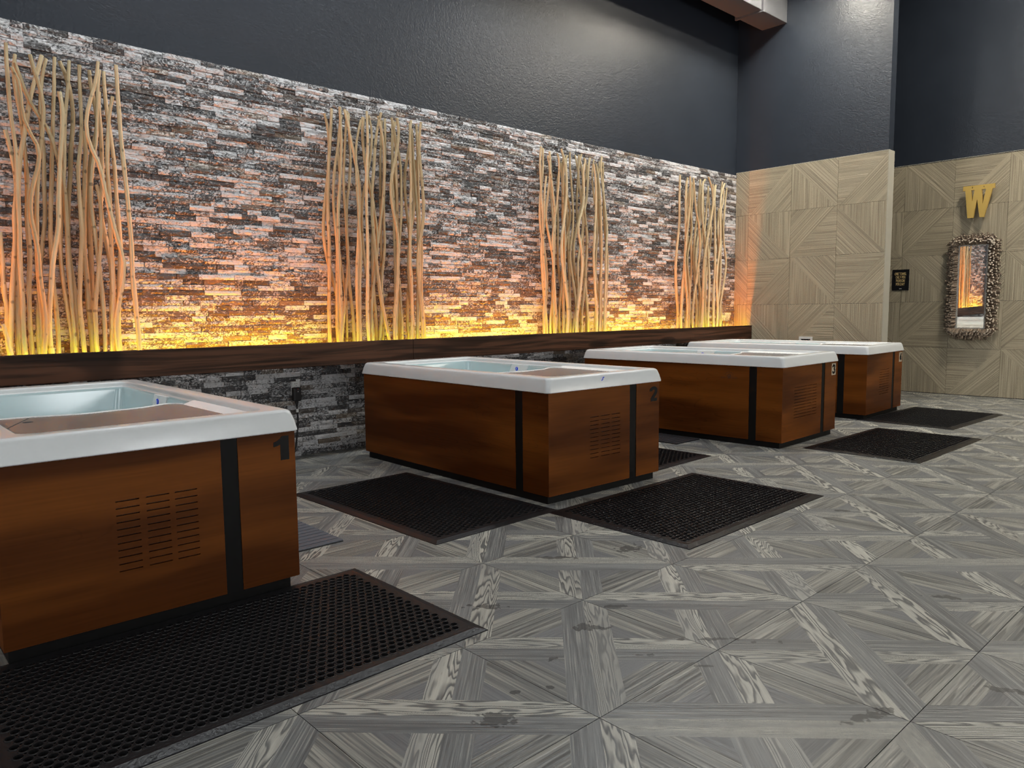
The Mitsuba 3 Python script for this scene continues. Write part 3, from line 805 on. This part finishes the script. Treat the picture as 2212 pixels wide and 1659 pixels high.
LBL = ['white-rimmed wooden cold plunge tub marked 1, nearest the camera at the left edge',
       'white-rimmed wooden cold plunge tub marked 2, in the middle between two black mats',
       'white-rimmed wooden cold plunge tub marked 3, third in the row with a beige number sticker',
       'white-rimmed wooden cold plunge tub marked 4, farthest and closest to the beige wing wall']
for i, (bx, by, yaw) in enumerate(TUBS):
    t = thing('plunge_tub', LBL[i], 'tub')
    to = T4().translate([bx, by, 0]).rotate([0, 0, 1], math.degrees(yaw))
    S = sets['b' if i == 2 else 'a']
    k = put('rim', rim_ply, t, to); lab(k, 'glossy white acrylic rim')
    k = put('basin', basin_ply, t, to); lab(k, 'pale aqua basin')
    put('water', water_ply, t, to)
    fp = put('front_panel', S['front_panel'], t, to); lab(fp, 'brown wood panel with three columns of vent slots')
    put('slot_backing', S['slot_backing'], fp, to)
    put('corner_panel', S['corner_panel'], t, to)
    for m in S['side_panel']: put('side_panel', m, t, to)
    for m in S['back']: put('back_panel', m, t, to)
    for m in S['post']: put('post', m, t, to)
    put('base', S['base'], t, to)
    for nm, m in LID:
        if m: put('filter_lid', m, t, to)
    put('lid_support', under_ply, t, to)
    k = put('lid_lip', lip_ply, t, to)
    put('bolster', bol_ply, t, to)
    k = put('insert', ins_ply, t, to); lab(k, 'white insert on the basin wall')
    b_ = put('badge', badge_ply, k, to); lab(b_, 'round blue badge with a white mark')
    scene[numbered(b_ + '_mark')] = {**mark_ply, 'to_world': to}
    # number
    if i == 0:
        dgm = extrude(sg.Polygon([(34, 0), (34, 100), (19, 100), (15, 90), (8, 82), (0, 77), (0, 58), (8, 61), (15, 66), (15, 0)]), .0012)
    else:
        cur = lambda pts_, n_=24: [tuple(q) for q in spline(np.array(pts_, float), n_)]
        st_ = {1: [cur([(4, 70), (9, 86), (26, 92), (44, 84), (46, 66), (36, 46), (18, 24), (10, 9)]), [(2, 9), (54, 9)]],
               2: [cur([(5, 72), (12, 88), (28, 92), (44, 84), (45, 66), (36, 55), (24, 53)]), cur([(24, 53), (42, 48), (50, 30), (44, 13), (26, 7), (10, 12), (3, 27)])],
               3: [[(40, 0), (40, 96)], [(40, 92), (6, 32)], [(2, 28), (56, 28)]]}[i]
        dgm = extrude(shapely.union_all([sg.LineString(q).buffer(11, cap_style='flat', join_style='mitre') for q in st_]).simplify(.2), .0012)
    dv = dgm[0].copy(); w0, w1, h0, h1 = dv[:, 0].min(), dv[:, 0].max(), dv[:, 1].min(), dv[:, 1].max()
    Wd, Hd = ((.066, .099) if i == 0 else (.082, .099) if i == 1 else (.062, .085))
    dv[:, 0] = (dv[:, 0] - (w0 + w1) / 2) / (w1 - w0) * Wd; dv[:, 1] = (dv[:, 1] - (h0 + h1) / 2) / (h1 - h0) * Hd
    uc, zc = (.986, .598) if i == 0 else (.984, .584) if i == 1 else (.984, .596)
    off = .0002
    if i >= 2:
        st = box(uc - .044, uc + .044, -.0009, -.0001, zc - .053, zc + .053)
        k = put('number_sticker', mk(st, 'sticker_beige'), t, to); lab(k, 'beige sticker behind the number'); off = .0011
    k = put('number', mk(move((dv, dgm[1]), frame([uc, -off, zc], [1, 0, 0], [0, 0, 1], [0, -1, 0])), 'digit_black'), t, to)
    lab(k, f'black number {i + 1}')
    if i == 1:
        sq = sg.LineString(spline(np.array([(-.012, -.018), (-.004, -.012), (-.004, -.002), (.002, .003), (.004, .012), (.012, .018)]), 20)).buffer(.004)
        sq = sq - sg.LineString(spline(np.array([(-.010, -.016), (-.004, -.011), (-.004, -.002), (.002, .003), (.004, .011), (.010, .016)]), 20)).buffer(.0014)
        k = put('rim_mark', mk(move(extrude(sq, .0010), frame([.46, -O + .0082, .712], [1, 0, 0], [0, -.17, .985], [0, -.985, -.17])), 'badge_blue'), t, to)
        lab(k, 'small blue mark on the front of the rim')
    if i == 2:
        # dark printed maker's mark on the long side: a ring under an arc with a word on each side
        ringp = sg.Point(0, 0).buffer(.020) - sg.Point(0, 0).buffer(.013)
        arc = sg.LineString([(.040 * math.cos(a), .040 * math.sin(a) - .004) for a in np.linspace(.5, math.pi - .5, 16)]).buffer(.0016)
        Fl = frame([-.0002, .478, .572], [0, -1, 0], [0, 0, 1], [-1, 0, 0])
        ms = [extrude(ringp, .0006), extrude(arc, .0006), extrude(sg.box(-.008, -.012, .008, .006), .0006)]
        for tx, x0 in (('CHILLY', -.079), ('GOAT', .028)):
            w = meshkit.text_mesh(tx, .013, .0006, bold=True); wv = np.array(w.vertices)
            wv[:, 0] = (wv[:, 0] - wv[:, 0].min()) / np.ptp(wv[:, 0]) * .052 + x0; wv[:, 1] -= .018
            ms.append((wv, np.array(w.faces)))
        k = put('side_logo', mk(move(join(*ms), Fl), 'logo_brown'), t, to); lab(k, 'faint dark logo on the side panel')

# ------------------------------------------------------------------ mats
def hole_mat(L, W):
    """rubber ring mat: hexagonal rows of round holes with small holes between, a sloped border around"""
    b = .055; p = .0335; r = .0122
    holes = []
    ny = int((W - 2 * b) / (p * .866)); nx = int((L - 2 * b) / p)
    oy = (W - (ny - 1) * p * .866) / 2; ox = (L - (nx - .5) * p) / 2
    for j in range(ny):
        for i in range(nx):
            holes.append((ox + (i + .5 * (j % 2)) * p, oy + j * p * .866))
    holes = np.array(holes)
    zt, zi = .0125, .0105
    a = np.arange(12) * 2 * np.pi / 12
    C, Sn = np.cos(a), np.sin(a)
    inner = sg.box(b - .012, b - .012, L - b + .012, W - b + .012)
    sheet = sg.Polygon(inner.exterior.coords, [np.c_[h[0] + r * C, h[1] + r * Sn] for h in holes])
    small = []
    for (x, y), jj in zip(holes, np.repeat(np.arange(ny), nx)):
        for dx, dy in ((p / 2, p * .289),):
            if x + dx + .012 < L - b and y + dy + .014 < W - b: small.append(np.c_[x + dx + .0042 * C[::3], y + dy + .0042 * Sn[::3]])
    sheet = sg.Polygon(inner.exterior.coords, [*[np.array(i.coords)[:-1] for i in sheet.interiors], *small])
    v2, f2 = trimesh.creation.triangulate_polygon(sheet, engine='earcut')
    v2, f2 = np.asarray(v2), np.asarray(f2)
    e1, e2 = v2[f2[:, 1]] - v2[f2[:, 0]], v2[f2[:, 2]] - v2[f2[:, 0]]
    sw = (e1[:, 0] * e2[:, 1] - e1[:, 1] * e2[:, 0]) < 0
    f2[sw] = f2[sw][:, ::-1]
    ms = [(np.c_[v2, np.full(len(v2), zi)], f2)]
    # hole walls with a raised ring lip
    n = 12
    tv, tf = [], []
    for h in holes:
        o = len(tv) * 1
        for rr, z in ((r, .0006), (r, zt), (r + .0022, zt), (r + .0032, zi - .0002)):
            tv.append(np.c_[h[0] + rr * C, h[1] + rr * Sn, np.full(n, z)])
    tv = np.vstack(tv)
    base = (np.arange(len(holes)) * 4 * n)[:, None, None]
    q = []
    for l in range(3):
        for k_ in range(n):
            A, B = l * n + k_, l * n + (k_ + 1) % n
            q += [[A, A + n, B + n], [A, B + n, B]]
    tf = (np.array(q)[None] + base).reshape(-1, 3)
    ms.append((tv, tf))
    # border: bevelled frame
    def rect(d, z): return np.array([[d, d, z], [L - d, d, z], [L - d, W - d, z], [d, W - d, z]])
    ls_ = [rect(0, .0004), rect(.002, .003), rect(b - .022, zi + .0008), rect(b - .012, zi)]
    v = np.vstack(ls_); f = []
    for l in range(3):
        for k_ in range(4):
            A, B = l * 4 + k_, l * 4 + (k_ + 1) % 4
            f += [[A, B, B + 4], [A, B + 4, A + 4]]
    ms.append((v, np.array(f)))
    return join(*ms)


MAT_L, MAT_W = 1.47, .91
hm = hole_mat(MAT_L, MAT_W)
mat_ply = {False: mikit.ply(hm, 'rubber'), True: mikit.ply(hm, 'rubber_wet')}
# (centre x, y, turn in degrees, length scale, width scale, wet, label)
MATS = [(.957, 2.425, 0.3, 1, 1, False, 'large black rubber ring mat in front of tub 1, cut by the bottom left corner'),
        (2.585, 3.64, 91.2, 1, .98, False, 'black rubber ring mat on the floor between tub 1 and tub 2'),
        (3.70, 2.46, 0.6, .99, 1.03, True, 'black rubber ring mat on the floor in front of tub 2'),
        (4.585, 3.895, 91.5, 1, .97, True, 'wet black rubber ring mat mostly hidden behind tub 2, beside tub 3'),
        (6.57, 2.375, -0.5, .99, .98, True, 'wet black rubber ring mat on the floor in front of tub 3'),
        (8.39, 2.69, -2.0, .97, .99, False, 'farthest black rubber ring mat, in front of tub 4')]
for x, y, a, sl, sw_, wet, lb in MATS:
    k = put('floor_mat', mat_ply[wet], None, T4().translate([x, y, 0]).rotate([0, 0, 1], a).scale([sl, sw_, 1]).translate([-MAT_L / 2, -MAT_W / 2, 0]))
    lab(k, lb, 'mat')


def rib_mat(x0, x1, y0, y1, mat, lb, pitch=.048):
    t = thing('ribbed_mat', lb, 'mat')
    put('backing', mikit.ply(box(x0, x1, y0, y1, .0005, .004), 'cable_black'), t)
    n = int((y1 - y0) / pitch)
    one = mikit.ply(box(x0, x1, -.019, .019, .004, .0115, .0015), mat)
    for i in range(n):
        put('rib', one, t, T4().translate([0, y0 + .021 + i * pitch, 0]))
rib_mat(1.46, 1.858, 3.275, 4.20, 'rib_rubber', 'blue-grey ribbed rubber mat showing beside the right end of tub 1')
rib_mat(5.272, 5.618, 3.655, 4.60, 'rib_rubber_dark', 'dark ribbed rubber mat under the long side of tub 3, behind tub 2')

# ------------------------------------------------------------------ outlet and plug on the stone wall
ot = thing('wall_outlet', 'white power outlet on the stone wall below the ledge, right of tub 1', 'outlet')
yo = YS - .030
put('plate', mikit.ply(box(2.714, 2.782, yo, YS - .004, .498, .606, .003), 'white_plastic'), ot)
put('cover_tab', mikit.ply(box(2.745, 2.782, yo - .006, yo + .0002, .604, .622, .002), 'white_plastic'), ot)
for dx, dz, w_, h_ in ((-.008, .010, .003, .008), (.008, .010, .003, .008), (0, -.006, .005, .005)):
    put('socket_slot', mikit.ply(box(2.747 + dx - w_ / 2, 2.747 + dx + w_ / 2, yo - .0006, yo + .0006, .577 + dz - h_ / 2, .577 + dz + h_ / 2), 'digit_black'), ot)
pg = thing('safety_plug', 'black safety plug with a red light, plugged into the outlet right of tub 1', 'plug')
pv = trimesh.convex.convex_hull(np.vstack([np.array(trimesh.creation.icosphere(2, .012).vertices) * [1, 1, 1] + [x, y, z] for x in (2.716, 2.760) for y in (yo - .012, yo - .032) for z in (.462, .548)]))
put('body', mikit.ply((np.array(pv.vertices), np.array(pv.faces)), 'cable_black', 40), pg)
for z, m_ in ((.545, 'pilot_red'), (.533, 'grey_plastic'), (.524, 'white_plastic')):
    put('pilot_lamp' if m_ == 'pilot_red' else 'button', mikit.ply(box(2.737, 2.743, yo - .0455, yo - .0435, z, z + .006, .0008), m_), pg)
cb = spline(np.array([[2.738, yo - .022, .460], [2.738, yo - .022, .38], [2.74, yo - .022, .28], [2.722, yo - .024, .14], [2.69, yo - .03, .03], [2.60, yo - .06, .0078], [2.2, yo - .12, .0075], [1.6, yo - .16, .0075]]), 40)
put('cable', mikit.ply(tube(cb, .0068, 10), 'cable_black', 40), pg)
put('strain_relief', mikit.ply(tube([[2.738, yo - .022, .452], [2.738, yo - .022, .41]], [.014, .009], 12), 'cable_black', 40), pg)
put('cable_tag', mikit.ply(tube([[2.738, yo - .022, .388], [2.739, yo - .022, .362]], .0105, 12), 'white_plastic', 40), pg)

# ------------------------------------------------------------------ boxed outlet on the wing wall
bx = thing('wall_box', 'small white framed box on the beige wing wall just above the rim of tub 4', 'wall box')
fy0, fy1, fz0, fz1 = 4.401, 4.576, .655, .776
frp = sg.box(fy0, fz0, fy1, fz1) - sg.box(fy0 + .024, fz0 + .02, fy1 - .028, fz1 - .030)
put('frame', mikit.ply(move(extrude(frp, .014), frame([XA + .0002, 0, 0], [0, 1, 0], [0, 0, 1], [-1, 0, 0])), 'white_plastic'), bx)
put('recess', mikit.ply(box(XA - .004, XA + .0001, fy0 + .02, fy1 - .02, fz0 + .015, fz1 - .025), 'grey_plastic'), bx)
put('device', mikit.ply(box(XA - .009, XA - .004, fy0 + .05, fy1 - .075, fz0 + .025, fz1 - .038, .001), 'digit_black'), bx)

# ------------------------------------------------------------------ sign, letter, mirror on the right wall
FW = lambda y, z, d=0.0: frame([XB - d, y, z], [0, -1, 0], [0, 0, 1], [-1, 0, 0])   # plane facing the room: right in the picture is -y
sn = thing('towel_sign', 'small black wall sign with gold lettering ONE TOWEL ONLY PER PERSON PER DAY', 'sign')
sy0, sy1, sz0, sz1 = 3.789, 4.003, 1.363, 1.642
put('board', mikit.ply(box(XB - .008, XB - .0005, sy0, sy1, sz0, sz1, .001), 'sign_black'), sn)
for tx, zc, wd in (('ONE TOWEL', 1.568, .150), ('ONLY PER', 1.522, .125), ('PERSON', 1.476, .112), ('PER DAY', 1.430, .112)):
    w = meshkit.text_mesh(tx, .034, .0008, bold=True); wv = np.array(w.vertices)
    wv[:, 0] = ((wv[:, 0] - wv[:, 0].min()) / np.ptp(wv[:, 0]) - .5) * wd
    put('lettering', mikit.ply(move((wv, np.array(w.faces)), FW((sy0 + sy1) / 2 + .002, zc, .0081)), 'gold_print'), sn)
lgp = shapely.union_all([sg.Point(-.006, 0).buffer(.005), sg.box(0, -.0025, .018, .0025), sg.Polygon([(-.014, .006), (-.006, .002), (-.010, -.003)])])
k = put('small_logo', mikit.ply(move(extrude(lgp, .0006), FW((sy0 + sy1) / 2, 1.386, .0081)), 'white_plastic'), sn)

# slab-serif block letter W
s = 1 / 400.0
pts = [(0, 0), (396, 0), (396, -62)]
outer = sg.Polygon([(-2, 0), (118, 0), (118, -22), (130, -12), (270, -12), (270, 0), (398, 0), (398, -52), (372, -56), (272, -392), (206, -392), (180, -250), (192, -205), (182, -205), (130, -392), (64, -392), (28, -56), (-2, -52)])
W_ = shapely.union_all([
    sg.Polygon([(8, -56), (8, 0), (112, 0), (112, -42), (94, -52), (126, -250), (140, -250), (140, -392), (72, -392), (30, -56)]),
    sg.Polygon([(0, 0), (396, 0), (396, -54), (0, -54)]) - sg.Polygon([(112, -32), (118, -8), (128, -34)]) - sg.Polygon([(258, -32), (264, -8), (274, -34)]),
    sg.Polygon([(126, -54), (126, -30), (276, -30), (276, -54), (216, -54)]),
    sg.Polygon([(30, -50), (104, -50), (146, -392), (80, -392)]),
    sg.Polygon([(148, -50), (206, -50), (146, -392), (88, -392)]),
    sg.Polygon([(162, -50), (236, -50), (274, -392), (226, -392)]),
    sg.Polygon([(292, -50), (372, -50), (280, -392), (226, -392)]),
])
W_ = W_.buffer(1.5).buffer(-1.5)

wm = extrude(W_, 1.0)
wv = wm[0].copy()
wv[:, 0] = (wv[:, 0] / 396 - .5) * .345; wv[:, 1] = wv[:, 1] / 392 * .395; wv[:, 2] *= .030
k = put('wall_letter', mikit.ply(move((wv, wm[1]), FW(2.998, 2.636, .052)), 'gold'))
labels[k] = {'label': 'gold block letter W standing off the beige wall above the mirror', 'category': 'letter'}
# its stand-off studs belong to the letter
for yy, zz in ((3.09, 2.60), (2.91, 2.60), (3.06, 2.30), (2.935, 2.30)):
    put('stud', mikit.ply(tube([[XB + .001, yy, zz], [XB - .053, yy, zz]], .006), 'gold'), k)

# mirror with a frame of twig ends
mr = thing('twig_mirror', 'tall wall mirror in a driftwood twig frame, reflecting the glowing wall, below the letter W', 'mirror')
mc = (3.031, 1.384)                # centre
hw, hh = .152, .512                # half size of the glass
ang = math.radians(1.0); tilt = math.radians(0.0)
gd = box(-hw - .012, hw + .012, -hh - .012, hh + .012, 0, .004)
Rg = T4().translate([XB - .022, mc[0], mc[1]]) @ T4().rotate([0, 0, 1], 0)
def mfr(dist):
    a = MIRROR_YAW; b = MIRROR_PITCH
    nrm = np.array([-math.cos(a) * math.cos(b), math.sin(a), math.sin(b)]); nrm /= np.linalg.norm(nrm)
    right = np.cross([0, 0, 1], nrm); right /= np.linalg.norm(right)
    up = np.cross(nrm, right)
    return frame(np.array([XB - .030, mc[0], mc[1]]) + nrm * dist, right, up, nrm)
MIRROR_YAW, MIRROR_PITCH = math.radians(-1.35), math.radians(-0.6)
put('glass', mikit.ply(move(gd, mfr(0)), 'mirror_glass'), mr)
put('backing_board', mikit.ply(box(XB - .018, XB - .0005, mc[0] - .24, mc[0] + .24, mc[1] - .59, mc[1] + .59), 'twig_wood', color=np.tile([.05, .035, .025], (8, 1))), mr)
inner = sg.box(-hw - .02, -hh - .02, hw + .02, hh + .02) - sg.box(-hw, -hh, hw, hh)
put('inner_frame', mikit.ply(move(extrude(inner, .035), FW(mc[0], mc[1], .012)), 'mirror_inner'), mr)
rt = np.random.default_rng(8)
tv, tf, tc, off = [], [], [], 0
def twig(a, b, r, shade):
    global off
    v, f = tube(np.array([a, (a * .5 + b * .5) + rt.normal(0, .002, 3), b]), [r * 1.05, r, r * .95], 7)
    c = np.tile(np.array([.235, .175, .125]) * shade, (len(v), 1)); c[-1] = [.62, .52, .40]; c[-2] = [.62, .52, .40]
    e0, e1 = v[-2:].copy(), None
    # paler cut end: its own small disc so that the colour ends at the edge
    n = 7; last = v[2 * n:3 * n] + (b - a) / np.linalg.norm(b - a) * .0006
    dv = np.vstack([last, [v[-1] + (b - a) / np.linalg.norm(b - a) * .0009]]); df = [[n, i, (i + 1) % n] for i in range(n)]
    V = np.vstack([v, dv]); Fm = np.vstack([f, np.array(df) + len(v)])
    C = np.vstack([c, np.tile(np.array([.60, .51, .40]) * rt.uniform(.6, 1.1), (n + 1, 1))])
    tv.append(V); tf.append(Fm + off); tc.append(C); off += len(V)
W0, H0 = hw + .02, hh + .02
def side(n, length, fn):
    for i in range(n):
        s0 = (-1 + 2 * (i + .5) / n) * length
        for row, (tilt_, ln, lift) in enumerate(((.38, .118, .030), (.75, .098, .028), (1.05, .082, .030), (.12, .135, .014))):
            s1 = s0 + rt.normal(0, .004) + (row % 2) * length / n
            fn(s1, tilt_ + rt.normal(0, .12), ln * rt.uniform(.85, 1.12), lift)
def along(axis, sgn):
    def go(s1, tl, ln, lift):
        c, s_ = math.cos(tl), math.sin(tl)
        if axis == 'v':   # left / right sides
            a = np.array([sgn * (W0 - .006), s1, lift]); b = a + np.array([sgn * c * ln, rt.normal(0, .006), s_ * ln])
        else:
            a = np.array([s1, sgn * (H0 - .006), lift]); b = a + np.array([rt.normal(0, .006), sgn * c * ln, s_ * ln])
        P = np.stack([a, b]) @ FW(mc[0], mc[1])[:3, :3].T + FW(mc[0], mc[1])[:3, 3]
        twig(P[0], P[1], rt.uniform(.0095, .0135), rt.uniform(.5, 1.25))
    return go
for sg_ in (-1, 1):
    side(40, H0 + .035, along('v', sg_)); side(16, W0 + .02, along('u', sg_))
for cx in (-1, 1):
    for cy in (-1, 1):
        for q in np.linspace(.1, 1.47, 9):
            for tl in (.3, .75, 1.05):
                a = np.array([cx * (W0 - .006), cy * (H0 - .006), .028]); ln = rt.uniform(.095, .125)
                b = a + np.array([cx * math.cos(q) * math.cos(tl), cy * math.sin(q) * math.cos(tl), math.sin(tl)]) * ln
                P = np.stack([a, b]) @ FW(mc[0], mc[1])[:3, :3].T + FW(mc[0], mc[1])[:3, 3]
                twig(P[0], P[1], rt.uniform(.009, .013), rt.uniform(.5, 1.2))
k = put('twig_frame', mikit.ply((np.vstack(tv), np.vstack(tf)), 'twig_wood', color=np.vstack(tc)), mr)
lab(k, 'frame of short brown twigs with pale cut ends', kind='stuff')

# ------------------------------------------------------------------ unseen ceiling lamps (out of the picture, placed to light walls and floor)
hous = lathe([(.0, .30), (.07, .30), (.08, .16), (.215, .02), (.225, -.012), (.212, -.012), (.205, .018), (.0, .02)], 36)
hous_ply = mikit.ply(hous, 'lamp_housing', 30)
dv, df = trimesh.creation.cylinder(.2, .004, sections=32).vertices, None
ang_ = np.arange(32) * 2 * np.pi / 32
disc = (np.vstack([np.c_[.2 * np.cos(ang_), .2 * np.sin(ang_), np.zeros(32)], [[0, 0, 0]]]), np.array([[32, (i + 1) % 32, i] for i in range(32)]))
LAMP_LABELS = [f'unseen pendant lamp, {ORD[q]} of the row above the {w}, placed to light the room' for n_, w in ((5, 'branch ledge'), (3, 'open floor')) for q in range(n_)]
for i, (x, y, LAMP_Z, L, c) in enumerate(LAMPS):
    t = thing('unseen_ceiling_lamp', LAMP_LABELS[i], 'lamp', 'unseen lamps above the room')
    to = T4().translate([x, y, LAMP_Z])
    put('housing', hous_ply, t, to)
    put('suspension_rod', mikit.ply(tube([[x, y, LAMP_Z + .29], [x, y, CEIL + .01]], .01), 'lamp_housing'), t)
    scene[numbered(t + '__diffuser')] = {**mikit.ply(disc, 'white_plastic'), 'to_world': to, 'emitter': {'type': 'area', 'radiance': {'type': 'rgb', 'value': [L * q for q in c]}}}

sph = trimesh.creation.icosphere(3, .5)  # globes added as soft frontal fill, out of view
globe_ply = mikit.ply(sph, 'white_plastic', True)
GLOBE_LABELS = [f'added fill globe lamp, {ORD[q]} of five hung behind the camera, out of the picture' for q in range(5)]
for i, (x, y, z, L, c) in enumerate(FILL_GLOBES):
    t = thing('added_fill_globe', GLOBE_LABELS[i], 'lamp', 'added fill globes behind the camera')
    put('cord', mikit.ply(tube([[x, y, z + .49], [x, y, CEIL + .01]], .008), 'lamp_housing'), t)
    put('cap', mikit.ply(move(lathe([(0, .05), (.05, .045), (.06, 0), (0, 0)], 20), frame([x, y, z + .488], [1, 0, 0], [0, 1, 0], [0, 0, 1])), 'lamp_housing', 30), t)
    scene[numbered(t + '__globe')] = {**globe_ply, 'to_world': T4().translate([x, y, z]), 'emitter': {'type': 'area', 'radiance': {'type': 'rgb', 'value': [L * q for q in c]}}}
